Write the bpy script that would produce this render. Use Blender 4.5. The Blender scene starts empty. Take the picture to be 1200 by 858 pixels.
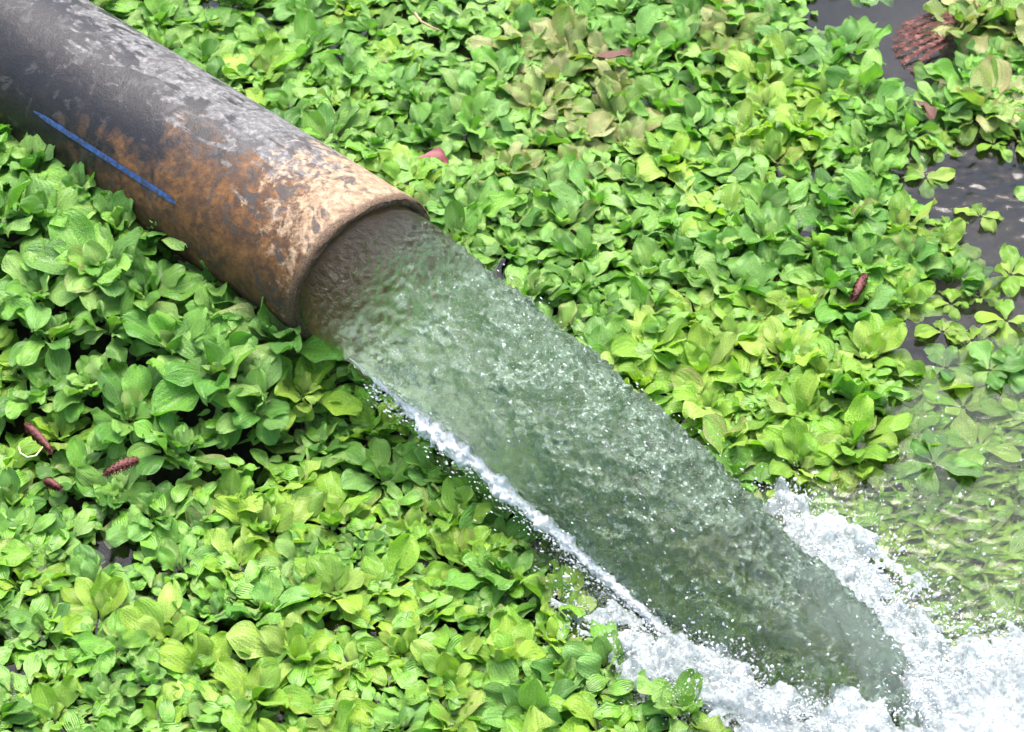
import bpy, math, random
import numpy as np
from mathutils import Vector, Matrix, Euler

random.seed(11)
rng = np.random.default_rng(5)
S = bpy.context.scene
COL = S.collection
R = math.radians

# ------------------------------------------------------------------ camera
PITCH = R(43.0)
FPX = 3497.0                                   # focal length in photo pixels (photo 1200 x 858)
FWD = np.array([0, math.cos(PITCH), -math.sin(PITCH)])
UPV = np.array([0, math.sin(PITCH), math.cos(PITCH)])
RGT = np.array([1.0, 0, 0])
MOUTH = np.array([0, 0, 0.205])                # centre of the pipe mouth


def ray(u, v):
    return FWD + RGT * ((u - 600) / FPX) + UPV * ((429 - v) / FPX)


CAM = MOUTH - 5.0 * ray(408, 307)


def ground(u, v, z=0.0):
    d = ray(u, v)
    return CAM + d * ((z - CAM[2]) / d[2])


def project(p):
    q = np.asarray(p, float) - CAM
    w = q @ FWD
    return 600 + FPX * (q @ RGT) / w, 429 - FPX * (q @ UPV) / w


cd = bpy.data.cameras.new('camera')
cam = bpy.data.objects.new('camera', cd)
COL.objects.link(cam)
cam.location = CAM
cam.rotation_euler = (math.pi / 2 - PITCH, 0, 0)
cd.sensor_width = 36
cd.lens = FPX / 1200 * 36
cd.clip_end = 500
cd.dof.use_dof = True
cd.dof.focus_distance = 4.85
cd.dof.aperture_fstop = 9.0
S.camera = cam

# ------------------------------------------------------------------ sky and sun
SUN_EL, SUN_AZ = R(76), R(15)                  # azimuth measured from +Y towards +X
w = bpy.data.worlds.new('World')
S.world = w
w.use_nodes = True
nt = w.node_tree
bg = nt.nodes['Background']
sky = nt.nodes.new('ShaderNodeTexSky')
sky.sky_type = 'NISHITA'
sky.sun_disc = False
sky.sun_elevation = SUN_EL
sky.sun_rotation = SUN_AZ
sky.air_density = 1.0
sky.dust_density = 6.0
sky.ozone_density = 1.0
nt.links.new(sky.outputs[0], bg.inputs[0])
bg.inputs[1].default_value = 0.15
sd = bpy.data.lights.new('sun', 'SUN')
sd.energy = 1.5
sd.angle = R(40)
sd.color = (1.0, 0.97, 0.92)
sun = bpy.data.objects.new('sun', sd)
COL.objects.link(sun)
sdir = Vector((math.sin(SUN_AZ) * math.cos(SUN_EL), math.cos(SUN_AZ) * math.cos(SUN_EL), math.sin(SUN_EL)))
sun.rotation_euler = sdir.to_track_quat('Z', 'Y').to_euler()
sun.location = sdir * 8

S.view_settings.view_transform = 'Standard'
S.view_settings.look = 'None'
S.view_settings.gamma = 1
S.view_settings.use_curve_mapping = False
S.view_settings.exposure = 2.05
S.render.engine = 'CYCLES'
cy = S.cycles
cy.use_denoising = True
cy.denoiser = 'OPENIMAGEDENOISE'
cy.max_bounces = 14
cy.transmission_bounces = 10
cy.transparent_max_bounces = 10
cy.diffuse_bounces = 3
cy.glossy_bounces = 4
cy.sample_clamp_indirect = 6
cy.caustics_refractive = True
cy.caustics_reflective = False


# ------------------------------------------------------------------ noise
_perm = rng.permutation(512).astype(np.int64)
_grad = rng.normal(size=(512, 3))
_grad /= np.linalg.norm(_grad, axis=1)[:, None]


def pnoise(p):
    """gradient noise, p (n,3) -> (n,) about -0.7..0.7"""
    i = np.floor(p).astype(np.int64)
    f = p - i
    u = f * f * f * (f * (f * 6 - 15) + 10)
    out = np.zeros(len(p))
    for dx in (0, 1):
        wx = u[:, 0] if dx else 1 - u[:, 0]
        for dy in (0, 1):
            wy = u[:, 1] if dy else 1 - u[:, 1]
            for dz in (0, 1):
                wz = u[:, 2] if dz else 1 - u[:, 2]
                h = _perm[(_perm[(_perm[(i[:, 0] + dx) & 511] + i[:, 1] + dy) & 511] + i[:, 2] + dz) & 511]
                g = _grad[h]
                out += wx * wy * wz * (g[:, 0] * (f[:, 0] - dx) + g[:, 1] * (f[:, 1] - dy) + g[:, 2] * (f[:, 2] - dz))
    return out


def fbm(p, octaves=3, gain=0.5):
    a, s, t = 1.0, 0.0, 0.0
    p = np.asarray(p, float)
    for k in range(octaves):
        s = s + a * pnoise(p * (2.03 ** k) + 17.3 * k)
        t += a
        a *= gain
    return s / t * 1.6


def sdist_poly(pts, poly):
    """signed distance (positive inside) of 2D points to a polygon"""
    pts = np.asarray(pts)[:, :2]
    poly = np.asarray(poly)[:, :2]
    d = np.full(len(pts), 1e9)
    inside = np.zeros(len(pts), bool)
    n = len(poly)
    for i in range(n):
        a, b = poly[i], poly[(i + 1) % n]
        e = b - a
        t = np.clip(((pts - a) @ e) / (e @ e), 0, 1)
        d = np.minimum(d, np.linalg.norm(pts - (a + t[:, None] * e), axis=1))
        c = (a[1] > pts[:, 1]) != (b[1] > pts[:, 1])
        xi = a[0] + (pts[:, 1] - a[1]) * e[0] / (e[1] if abs(e[1]) > 1e-12 else 1e-12)
        inside ^= c & (pts[:, 0] < xi)
    return np.where(inside, d, -d)


def gpoly(px, z=0.0):
    return np.array([ground(u, v, z)[:2] for u, v in px])


def smooth01(x, a, b):
    t = np.clip((x - a) / (b - a), 0, 1)
    return t * t * (3 - 2 * t)


# ------------------------------------------------------------------ object helpers
def mesh_from(name, verts, faces, smooth=True):
    me = bpy.data.meshes.new(name)
    verts = np.asarray(verts, np.float32)
    faces = np.asarray(faces, np.int32)
    me.vertices.add(len(verts))
    me.vertices.foreach_set('co', verts.ravel())
    k = faces.shape[1]
    me.loops.add(faces.size)
    me.loops.foreach_set('vertex_index', faces.ravel())
    me.polygons.add(len(faces))
    me.polygons.foreach_set('loop_start', np.arange(0, faces.size, k, dtype=np.int32))
    me.polygons.foreach_set('loop_total', np.full(len(faces), k, np.int32))
    me.update(calc_edges=True)
    if smooth:
        me.polygons.foreach_set('use_smooth', np.ones(len(faces), bool))
    me.validate()
    return me


def add_uv(me, uv):
    """uv per vertex"""
    lay = me.uv_layers.new(name='UVMap')
    idx = np.empty(len(me.loops), np.int32)
    me.loops.foreach_get('vertex_index', idx)
    lay.data.foreach_set('uv', np.asarray(uv, np.float32)[idx].ravel())


def add_float(me, name, vals):
    a = me.attributes.new(name, 'FLOAT', 'POINT')
    a.data.foreach_set('value', np.asarray(vals, np.float32))


def obj(name, me, mat=None, parent=None):
    o = bpy.data.objects.new(name, me)
    COL.objects.link(o)
    if mat is not None and me is not None and not me.materials:
        me.materials.append(mat)
    if parent is not None:
        o.parent = parent
    return o


def tag(o, label=None, cat=None, group=None, kind=None):
    if label: o['label'] = label
    if cat: o['category'] = cat
    if group: o['group'] = group
    if kind: o['kind'] = kind
    return o


def grid_faces(nu, nv, wrap_v=False):
    i, j = np.meshgrid(np.arange(nu - 1), np.arange(nv if wrap_v else nv - 1), indexing='ij')
    j2 = (j + 1) % nv
    return np.stack([i * nv + j, i * nv + j2, (i + 1) * nv + j2, (i + 1) * nv + j], -1).reshape(-1, 4)


def frame_from(t, up=(0, 0, 1)):
    t = np.asarray(t, float) / np.linalg.norm(t)
    b = np.cross(up, t)
    b /= np.linalg.norm(b)
    return t, np.cross(t, b), b


def tube(points, radii, n=8, close=True):
    P = np.asarray(points, float)
    V, F = [], []
    for i, p in enumerate(P):
        t = P[min(i + 1, len(P) - 1)] - P[max(i - 1, 0)]
        up = (0, 0, 1) if abs(t[2]) < 0.9 * np.linalg.norm(t) else (1, 0, 0)
        t, nn, b = frame_from(t, up)
        a = np.arange(n) / n * 2 * math.pi
        V.append(p + radii[i] * (np.cos(a)[:, None] * nn + np.sin(a)[:, None] * b))
    return np.concatenate(V), grid_faces(len(P), n, True)


# ------------------------------------------------------------------ material helpers
class NT:
    def __init__(self, name):
        self.m = bpy.data.materials.new(name)
        self.m.use_nodes = True
        self.t = self.m.node_tree
        self.t.nodes.clear()
        self.out = self.n('ShaderNodeOutputMaterial')

    def n(self, kind, **kw):
        x = self.t.nodes.new(kind)
        for k, v in kw.items():
            setattr(x, k, v)
        return x

    def link(self, a, b):
        self.t.links.new(a, b)

    def put(self, sock, v):
        if hasattr(v, 'is_linked') or hasattr(v, 'links'):
            self.link(v, sock)
        else:
            if isinstance(v, (tuple, list)) and len(v) == 3 and sock.type == 'RGBA':
                v = (*v, 1)
            sock.default_value = v

    def noise(self, vec, scale, detail=4, rough=0.55, dist=0.0):
        x = self.n('ShaderNodeTexNoise')
        if vec is not None: self.link(vec, x.inputs['Vector'])
        x.inputs['Scale'].default_value = scale
        x.inputs['Detail'].default_value = detail
        x.inputs['Roughness'].default_value = rough
        x.inputs['Distortion'].default_value = dist
        return x.outputs['Fac']

    def ramp(self, fac, stops):
        x = self.n('ShaderNodeValToRGB')
        self.put(x.inputs[0], fac)
        e = x.color_ramp.elements
        while len(e) < len(stops): e.new(0.5)
        for el, (p, c) in zip(e, stops):
            el.position = p
            el.color = (*c, 1) if isinstance(c, (tuple, list)) else (c, c, c, 1)
        return x.outputs[0]

    def mix(self, fac, a, b, blend='MIX'):
        x = self.n('ShaderNodeMix', data_type='RGBA', blend_type=blend)
        self.put(x.inputs[0], fac)
        self.put(x.inputs[6], a)
        self.put(x.inputs[7], b)
        return x.outputs[2]

    def math(self, op, a, b=0.0, clamp=False):
        x = self.n('ShaderNodeMath', operation=op, use_clamp=clamp)
        self.put(x.inputs[0], a)
        self.put(x.inputs[1], b)
        return x.outputs[0]

    def mapr(self, v, a, b, c=0.0, d=1.0):
        x = self.n('ShaderNodeMapRange')
        x.clamp = True
        self.put(x.inputs[0], v)
        for k, q in zip((1, 2, 3, 4), (a, b, c, d)): x.inputs[k].default_value = q
        return x.outputs[0]

    def bump(self, h, strength, dist, normal=None):
        x = self.n('ShaderNodeBump')
        self.link(h, x.inputs['Height'])
        x.inputs['Strength'].default_value = strength
        x.inputs['Distance'].default_value = dist
        if normal is not None: self.link(normal, x.inputs['Normal'])
        return x.outputs[0]

    def bsdf(self, **kw):
        x = self.n('ShaderNodeBsdfPrincipled')
        for k, v in kw.items():
            self.put(x.inputs[k.replace('_', ' ')], v)
        return x

    def mixsh(self, fac, a, b):
        x = self.n('ShaderNodeMixShader')
        self.put(x.inputs[0], fac)
        self.link(a, x.inputs[1])
        self.link(b, x.inputs[2])
        return x.outputs[0]

    def done(self, sh):
        self.link(sh, self.out.inputs[0])
        return self.m

    def coord(self, which='Object'):
        return self.n('ShaderNodeTexCoord').outputs[which]

    def mapping(self, vec, scale=(1, 1, 1), rot=(0, 0, 0)):
        x = self.n('ShaderNodeMapping')
        self.link(vec, x.inputs[0])
        x.inputs['Scale'].default_value = scale
        x.inputs['Rotation'].default_value = rot
        return x.outputs[0]


def mat_leaf():
    t = NT('leaf_green')
    info = t.n('ShaderNodeObjectInfo')
    uvn = t.coord('UV')
    sep = t.n('ShaderNodeSeparateXYZ')
    t.link(uvn, sep.inputs[0])
    oc = t.coord('Object')
    # each leaf gets its own stretch of noise
    off = t.n('ShaderNodeVectorMath', operation='ADD')
    t.link(oc, off.inputs[0])
    comb = t.n('ShaderNodeCombineXYZ')
    for k in range(3): t.link(t.math('MULTIPLY', info.outputs['Random'], 7.0 + 5 * k), comb.inputs[k])
    t.link(comb.outputs[0], off.inputs[1])
    v = off.outputs[0]
    n1 = t.noise(v, 45, 4, 0.6)
    n2 = t.noise(v, 160, 3, 0.6)
    # veins run from the base and fan out (u is across, normalised by the width)
    wv = t.math('SINE', t.math('ADD', t.math('MULTIPLY', sep.outputs[0], 50.0), t.math('MULTIPLY', n1, 3.0)))
    vein = t.mapr(wv, 0.55, 1.0)
    mid = t.mapr(t.math('ABSOLUTE', t.math('SUBTRACT', sep.outputs[0], 0.5)), 0.05, 0.0)
    base = info.outputs['Color']
    c = t.mix(1.0, base, t.ramp(n1, [(0.3, 0.58), (0.5, 1.0), (0.7, 1.45)]), 'MULTIPLY')
    c = t.mix(1.0, c, t.ramp(n2, [(0.3, 0.85), (0.7, 1.12)]), 'MULTIPLY')
    pale = t.mix(0.35, t.mix(1.0, base, (1.5, 1.35, 1.3), 'MULTIPLY'), (0.42, 0.5, 0.2))
    c = t.mix(t.math('MULTIPLY', vein, 0.13), c, pale)
    c = t.mix(t.math('MULTIPLY', mid, t.mapr(sep.outputs[1], 0.95, 0.2, 0.15, 0.6)), c, pale)
    # whitish base of the leaf
    c = t.mix(t.mapr(sep.outputs[1], 0.25, 0.0, 0.0, 0.45), c, (0.40, 0.46, 0.16))
    # withering: brown and straw blotches, stronger towards the margin
    edge = t.math('ABSOLUTE', t.math('SUBTRACT', sep.outputs[0], 0.5))
    br = t.math('ADD', t.math('MULTIPLY', n1, 1.0), t.math('MULTIPLY', edge, 0.35))
    wither = t.math('SUBTRACT', 1.0, info.outputs['Alpha'])
    br = t.math('MULTIPLY', t.mapr(br, 0.60, 0.70), wither, True)
    c = t.mix(br, c, t.ramp(n2, [(0.35, (0.16, 0.09, 0.035)), (0.5, (0.36, 0.27, 0.11)), (0.7, (0.5, 0.42, 0.2))]))
    hgt = t.math('ADD', t.math('MULTIPLY', wv, 0.12), t.math('MULTIPLY', n1, 2.0))
    nrm = t.bump(hgt, 0.8, 0.0040)
    rough = t.mapr(n2, 0.3, 0.7, 0.34, 0.52)
    p = t.bsdf(Base_Color=c, Roughness=rough, Normal=nrm, Specular_IOR_Level=0.6, Coat_Weight=0.25, Coat_Roughness=0.3)
    tr = t.n('ShaderNodeBsdfTranslucent')
    t.link(t.mix(1.0, c, (1.15, 1.35, 0.55), 'MULTIPLY'), tr.inputs[0])
    t.link(nrm, tr.inputs['Normal'])
    return t.done(t.mixsh(0.36, p.outputs[0], tr.outputs[0]))


def mat_pipe():
    """black polyethylene under dried grey silt, ochre rust stain and tan mud near the mouth.
    UV: x = metres back from the mouth, y = turn round the pipe (0.5 = top)"""
    t = NT('stained_black_pipe')
    uv = t.coord('UV')
    sep = t.n('ShaderNodeSeparateXYZ')
    t.link(uv, sep.inputs[0])
    U, PH = sep.outputs[0], sep.outputs[1]
    oc = t.coord('Object')
    big = t.noise(oc, 7, 5, 0.6, 0.4)
    med = t.noise(oc, 22, 6, 0.65, 0.6)
    fine = t.noise(oc, 90, 5, 0.7)
    grain = t.noise(oc, 420, 3, 0.6)
    # scuffs run round and along in short strokes
    st = t.noise(t.mapping(uv, (8, 22, 1)), 1.3, 6, 0.62, 1.5)
    black = t.mix(t.mapr(med, 0.35, 0.7), (0.004, 0.0042, 0.0055), (0.011, 0.010, 0.010))
    # brown-ochre film, more towards the flank on the camera side and the mouth
    och = t.math('ADD', t.math('ADD', t.math('MULTIPLY', med, 0.75), t.math('MULTIPLY', big, 0.7)),
                 t.math('SUBTRACT', t.mapr(U, 0.66, 0.02, 0.02, 0.64), t.mapr(PH, 0.26, 0.50, -0.02, 0.30)))
    ochf = t.mapr(och, 0.80, 1.0)
    ochc = t.ramp(t.math('ADD', t.math('MULTIPLY', fine, 0.45), t.math('MULTIPLY', t.noise(oc, 30, 5, 0.6, 0.5), 0.55)), [(0.25, (0.02, 0.013, 0.008)), (0.45, (0.045, 0.022, 0.009)), (0.58, (0.11, 0.050, 0.014)), (0.75, (0.18, 0.095, 0.034))])
    c = t.mix(ochf, black, ochc)
    # grey silt that has dried on top
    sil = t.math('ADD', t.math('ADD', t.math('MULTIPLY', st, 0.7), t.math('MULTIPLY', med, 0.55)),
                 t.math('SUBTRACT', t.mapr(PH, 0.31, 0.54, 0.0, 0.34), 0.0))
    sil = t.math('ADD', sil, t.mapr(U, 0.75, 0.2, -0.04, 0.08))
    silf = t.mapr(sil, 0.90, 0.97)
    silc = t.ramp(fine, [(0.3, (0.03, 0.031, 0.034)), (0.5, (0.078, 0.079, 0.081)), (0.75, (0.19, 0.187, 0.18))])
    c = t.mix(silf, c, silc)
    # cream-tan mud on the last stretch before the mouth
    tan = t.math('ADD', t.math('ADD', t.math('MULTIPLY', med, 0.8), t.math('MULTIPLY', fine, 0.35)),
                 t.math('ADD', t.mapr(U, 0.36, 0.02, -0.25, 0.32), t.mapr(PH, 0.30, 0.47, -0.22, 0.05)))
    tanf = t.mapr(tan, 0.68, 0.80)
    tanc = t.ramp(fine, [(0.3, (0.07, 0.045, 0.026)), (0.5, (0.19, 0.13, 0.08)), (0.72, (0.34, 0.255, 0.17))])
    c = t.mix(tanf, c, tanc)
    # dark grease spots
    sp = t.mapr(t.noise(oc, 26, 4, 0.6, 0.8), 0.56, 0.62)
    c = t.mix(t.math('MULTIPLY', sp, 0.85), c, (0.03, 0.028, 0.028))
    c = t.mix(t.mapr(grain, 0.55, 0.75, 0, 0.35), c, (0.03, 0.022, 0.018))
    # moss-dark band right at the cut edge
    rimf = t.mapr(t.math('ADD', U, t.math('MULTIPLY', fine, 0.014)), 0.026, 0.014)
    c = t.mix(rimf, c, t.ramp(grain, [(0.35, (0.02, 0.014, 0.008)), (0.6, (0.09, 0.055, 0.03)), (0.8, (0.2, 0.14, 0.08))]))
    h = t.math('ADD', t.math('MULTIPLY', med, 0.6), t.math('ADD', t.math('MULTIPLY', fine, 0.5), t.math('MULTIPLY', grain, 0.25)))
    nrm = t.bump(h, 0.5, 0.004)
    deposit = t.math('MAXIMUM', t.math('MAXIMUM', ochf, tanf), silf)
    p = t.bsdf(Base_Color=c, Roughness=t.mapr(deposit, 0, 1, 0.42, 0.75), Normal=nrm, Specular_IOR_Level=0.35)
    return t.done(p.outputs[0])


def mat_bore():
    t = NT('silted_bore')
    oc = t.coord('Object')
    n = t.noise(oc, 55, 6, 0.7)
    g = t.noise(oc, 260, 3, 0.6)
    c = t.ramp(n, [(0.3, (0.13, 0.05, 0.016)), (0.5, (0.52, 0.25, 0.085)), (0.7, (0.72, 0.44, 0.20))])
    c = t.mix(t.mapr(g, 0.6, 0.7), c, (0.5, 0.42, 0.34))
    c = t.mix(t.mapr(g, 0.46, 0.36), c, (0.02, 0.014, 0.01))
    p = t.bsdf(Base_Color=c, Roughness=0.6, Normal=t.bump(n, 0.8, 0.01))
    return t.done(p.outputs[0])


def mat_simple(name, stops, scale, rough=0.6, bump=0.4, bdist=0.003, spec=0.4):
    t = NT(name)
    n = t.noise(t.coord('Object'), scale, 5, 0.65)
    p = t.bsdf(Base_Color=t.ramp(n, stops), Roughness=rough, Normal=t.bump(n, bump, bdist), Specular_IOR_Level=spec)
    return t.done(p.outputs[0])


def mat_stripe():
    t = NT('blue_stripe')
    oc = t.coord('Object')
    n = t.noise(oc, 24, 5, 0.65)
    c = t.ramp(t.noise(oc, 80, 4), [(0.3, (0.012, 0.045, 0.15)), (0.7, (0.02, 0.085, 0.27))])
    c = t.mix(t.mapr(n, 0.58, 0.72, 0.0, 0.7), c, (0.015, 0.012, 0.011))
    c = t.mix(t.mapr(t.noise(oc, 110, 5, 0.7), 0.42, 0.62), c, (0.022, 0.018, 0.016))
    p = t.bsdf(Base_Color=c, Roughness=0.45)
    return t.done(p.outputs[0])


def mat_jet():
    t = NT('rushing_water')
    oc = t.coord('Object')
    fl = t.n('ShaderNodeAttribute', attribute_name='flow').outputs['Fac']
    n1 = t.noise(oc, 26, 5, 0.65, 0.5)
    n2 = t.noise(oc, 130, 4, 0.7)
    nb = t.noise(oc, 9, 3, 0.6)
    n4 = t.noise(oc, 300, 3, 0.6)
    nrm = t.bump(t.math('ADD', t.math('ADD', n1, t.math('MULTIPLY', n2, 0.7)), t.math('MULTIPLY', n4, 0.15)), 1.0, 0.008)
    g = t.bsdf(Base_Color=(0.54, 0.69, 0.53), Roughness=0.01, IOR=1.33, Transmission_Weight=1.0, Normal=nrm)
    aer = t.bsdf(Base_Color=t.ramp(n2, [(0.36, (0.03, 0.06, 0.03)), (0.50, (0.085, 0.14, 0.09)), (0.62, (0.19, 0.26, 0.21)), (0.72, (0.60, 0.68, 0.64))]), Roughness=0.25, Normal=nrm)
    tn = t.n('ShaderNodeAttribute', attribute_name='turn').outputs['Fac']
    cv = t.n('ShaderNodeCombineXYZ')
    t.link(t.math('MULTIPLY', fl, 11.0), cv.inputs[0])
    t.link(t.math('MULTIPLY', tn, 22.0), cv.inputs[1])
    stk = t.noise(cv.outputs[0], 1.0, 4, 0.6, 0.8)
    # entrained air: whitish threads that thicken downstream
    a = t.math('ADD', t.math('MULTIPLY', n1, 0.55), t.math('ADD', t.math('MULTIPLY', n2, 0.4), t.math('ADD', t.math('MULTIPLY', nb, 0.15), t.math('MULTIPLY', stk, 0.30))))
    prof = t.ramp(t.mapr(fl, 0, 1.2), [(0.08, -0.08), (0.2, 0.13), (0.5, 0.15), (0.75, 0.11), (0.95, -0.04)])
    f = t.mapr(t.math('ADD', a, prof), 0.79, 0.93, 0.0, 0.70)
    return t.done(t.mixsh(f, g.outputs[0], aer.outputs[0]))


def mat_foam(name='white_foam', tones=((0.20, 0.26, 0.27), (0.40, 0.45, 0.46), (0.56, 0.60, 0.61)), low=0.7):
    t = NT(name)
    oc = t.coord('Object')
    n1 = t.noise(oc, 40, 5, 0.7, 0.3)
    n2 = t.noise(oc, 170, 4, 0.7)
    nrm = t.bump(t.math('ADD', n1, n2), 0.3, 0.003)
    wht = t.bsdf(Base_Color=t.ramp(n2, [(0.3, tones[0]), (0.55, tones[1]), (0.7, tones[2])]), Roughness=0.5, Normal=nrm)
    tr = t.n('ShaderNodeBsdfTranslucent')
    tr.inputs[0].default_value = (0.42, 0.47, 0.48, 1)
    g = t.bsdf(Base_Color=(0.9, 0.96, 0.94), Roughness=0.05, IOR=1.33, Transmission_Weight=1.0, Normal=nrm)
    f = t.mapr(t.math('ADD', t.math('MULTIPLY', n1, 0.7), t.math('MULTIPLY', n2, 0.5)), 0.52, 0.62)
    return t.done(t.mixsh(t.mapr(f, 0, 1, low, 1.0), g.outputs[0], t.mixsh(0.45, wht.outputs[0], tr.outputs[0])))


def mat_drop():
    t = NT('spray_drops')
    wht = t.bsdf(Base_Color=(0.55, 0.59, 0.60), Roughness=0.2)
    g = t.bsdf(Base_Color=(0.95, 0.98, 0.97), Roughness=0.02, IOR=1.33, Transmission_Weight=1.0)
    return t.done(t.mixsh(0.6, g.outputs[0], wht.outputs[0]))


def mat_pond():
    t = NT('pond_water')
    oc = t.coord('Object')
    n = t.noise(t.mapping(oc, (1, 1.8, 1), (0, 0, R(-21))), 38, 5, 0.65, 0.6)
    nrm = t.bump(n, 0.2, 0.003)
    g = t.bsdf(Base_Color=(0.88, 0.95, 0.88), Roughness=0.01, IOR=1.33, Transmission_Weight=1.0, Normal=nrm)
    return t.done(g.outputs[0])


def mat_algae():
    t = NT('submerged_weed')
    oc = t.coord('Object')
    n = t.noise(oc, 9, 4, 0.6)
    n2 = t.noise(oc, 60, 4, 0.6)
    c = t.ramp(n, [(0.3, (0.02, 0.05, 0.006)), (0.42, (0.07, 0.165, 0.008)), (0.58, (0.15, 0.27, 0.012)), (0.72, (0.10, 0.13, 0.015))])
    c = t.mix(1.0, c, t.ramp(n2, [(0.3, 0.6), (0.7, 1.4)]), 'MULTIPLY')
    p = t.bsdf(Base_Color=c, Roughness=0.6)
    tr = t.n('ShaderNodeBsdfTranslucent')
    t.link(c, tr.inputs[0])
    return t.done(t.mixsh(0.3, p.outputs[0], tr.outputs[0]))


M_LEAF = mat_leaf()
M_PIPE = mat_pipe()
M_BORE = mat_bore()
M_STRIPE = mat_stripe()
M_JET = mat_jet()
M_FOAM = mat_foam()
M_DROP = mat_drop()
M_EDGE = mat_foam('bright_edge_foam', ((0.70, 0.75, 0.75), (0.86, 0.88, 0.88), (0.92, 0.93, 0.93)), 0.92)  # foam copy with paler tones, making up for the jet's shade on this edge
M_POND = mat_pond()
M_ALGAE = mat_algae()
M_MUD = mat_simple('pond_mud', [(0.3, (0.005, 0.004, 0.0035)), (0.7, (0.016, 0.012, 0.009))], 12, 0.8, 0.6, 0.02)
M_BANK = mat_simple('earth_bank', [(0.3, (0.05, 0.035, 0.02)), (0.7, (0.16, 0.12, 0.07))], 6, 0.9, 0.8, 0.05)
M_CATKIN = mat_simple('red_brown_catkin', [(0.3, (0.02, 0.006, 0.005)), (0.5, (0.07, 0.015, 0.012)), (0.7, (0.14, 0.04, 0.03))], 260, 0.65, 0.5, 0.001)
M_FROND = mat_simple('dry_red_frond', [(0.3, (0.02, 0.006, 0.005)), (0.5, (0.065, 0.018, 0.014)), (0.7, (0.22, 0.10, 0.08))], 90, 0.8, 0.4, 0.001)
M_TWIG = mat_simple('dry_stem', [(0.3, (0.10, 0.06, 0.035)), (0.7, (0.34, 0.24, 0.14))], 120, 0.7, 0.5, 0.001)
M_PALESTEM = mat_simple('pale_stem', [(0.3, (0.26, 0.33, 0.12)), (0.7, (0.42, 0.48, 0.24))], 120, 0.5, 0.3, 0.001)
M_PINK = mat_simple('reddened_leaf', [(0.3, (0.06, 0.012, 0.014)), (0.6, (0.16, 0.04, 0.045))], 60, 0.4, 0.4, 0.002)
M_BROWNLEAF = mat_simple('brown_leaf', [(0.3, (0.02, 0.008, 0.006)), (0.6, (0.09, 0.035, 0.02))], 60, 0.5, 0.5, 0.003)

# ------------------------------------------------------------------ flow of the jet
AX = np.array([0.739, -0.673, -0.012])          # pipe axis, out of the mouth
AX /= np.linalg.norm(AX)
R_OUT, R_IN = 0.148, 0.130
V0, G = 6.6, 9.81
VD = AX + np.array([0, 0, -0.10])             # the water leaves slightly downwards
VD /= np.linalg.norm(VD)


def jet_pos(t):
    return MOUTH + VD * (V0 * t) + np.array([0, 0, -0.5 * G]) * t * t


def jet_vel(t):
    return VD * V0 + np.array([0, 0, -G]) * t


T_LAND = next(t for t in np.arange(0.05, 1, 0.001) if jet_pos(t)[2] < 0)
LAND = jet_pos(T_LAND)

# ------------------------------------------------------------------ setting: bed, water, bank
OPEN_PX = [(430, 455), (560, 590), (690, 715), (780, 800), (880, 870), (1300, 900), (1300, 250), (1195, 235),
           (1165, 280), (1090, 330), (1060, 390), (1085, 430), (1000, 490), (940, 530), (880, 545), (800, 470), (700, 420), (600, 350)]
WEED_PX = [(560, 560), (700, 600), (860, 560), (960, 520), (1080, 445), (1110, 420), (1300, 400), (1300, 860), (1050, 900), (800, 860), (640, 680)]


def sheet(name, xs, ys, zf, mat):
    X, Y = np.meshgrid(xs, ys, indexing='ij')
    P = np.stack([X.ravel(), Y.ravel()], 1)
    Z = zf(P)
    me = mesh_from(name, np.column_stack([P, Z]), grid_faces(len(xs), len(ys))[:, ::-1])
    return obj(name, me, mat)


def bed_z(P):
    q = np.column_stack([P * 3.0, np.zeros(len(P))])
    return -0.24 + 0.02 * fbm(q, 3)


xs = np.concatenate([[-60, -25, -10, -5], np.linspace(-3, 3, 60), [5, 10, 25, 60]])
bed = tag(sheet('pond_bed', xs, xs, bed_z, M_MUD), 'dark muddy bed of the pond under the water', 'pond bed', kind='structure')

FLOW = np.array([0.93, 0.36])


RIP = ground(1160, 215)[:2]


def ripple_amp(P):
    d = np.linalg.norm((P - LAND[:2]) * np.array([1, 1]), axis=1)
    dw = np.maximum(0, -sdist_poly(P, gpoly(OPEN_PX)))
    return (0.0006 + 0.0042 * np.exp(-(d / 0.28) ** 2) + 0.0011 * np.exp(-((P[:, 0] - LAND[0] - 0.1) ** 2 + ((P[:, 1] - LAND[1] - 0.5)) ** 2) / 0.5 ** 2)) * np.exp(-dw / 0.08) + 0.0003 + 0.0035 * np.exp(-((P - RIP) ** 2).sum(1) / 0.22 ** 2)


def water_z(P):
    a = P @ FLOW
    b = P @ np.array([-FLOW[1], FLOW[0]])
    warp = fbm(np.column_stack([P * 5, np.full(len(P), 3.1)]), 2) * 0.05
    q1 = np.column_stack([a * 9, (b + warp) * 26, np.zeros(len(P))])
    q2 = np.column_stack([a * 34, (b + warp) * 60, np.full(len(P), 9.0)])
    q3 = np.column_stack([a * 75, (b + warp) * 110, np.full(len(P), 4.0)])
    return ripple_amp(P) * (0.75 * fbm(q1, 2) + 0.8 * fbm(q2, 2) + 0.75 * fbm(q3, 2))


wx = np.concatenate([[-60, -20, -6], np.arange(-3, 0.05, 0.12), np.arange(0.1, 1.45, 0.006), np.arange(1.5, 3, 0.1), [6, 20, 60]])
wy = np.concatenate([[-60, -20, -6], np.arange(-3, -1.3, 0.1), np.arange(-1.25, 1.1, 0.006), np.arange(1.15, 3.2, 0.1), [6, 20, 60]])
pond = tag(sheet('pond_water', wx, wy, water_z, M_POND), 'rippled clear pond water around the floating plants', 'water', kind='structure')

# earth bank where the pipe comes from, outside the picture
bx = np.linspace(-4.6, -1.9, 28)
by = np.linspace(-0.6, 4.6, 40)


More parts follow.
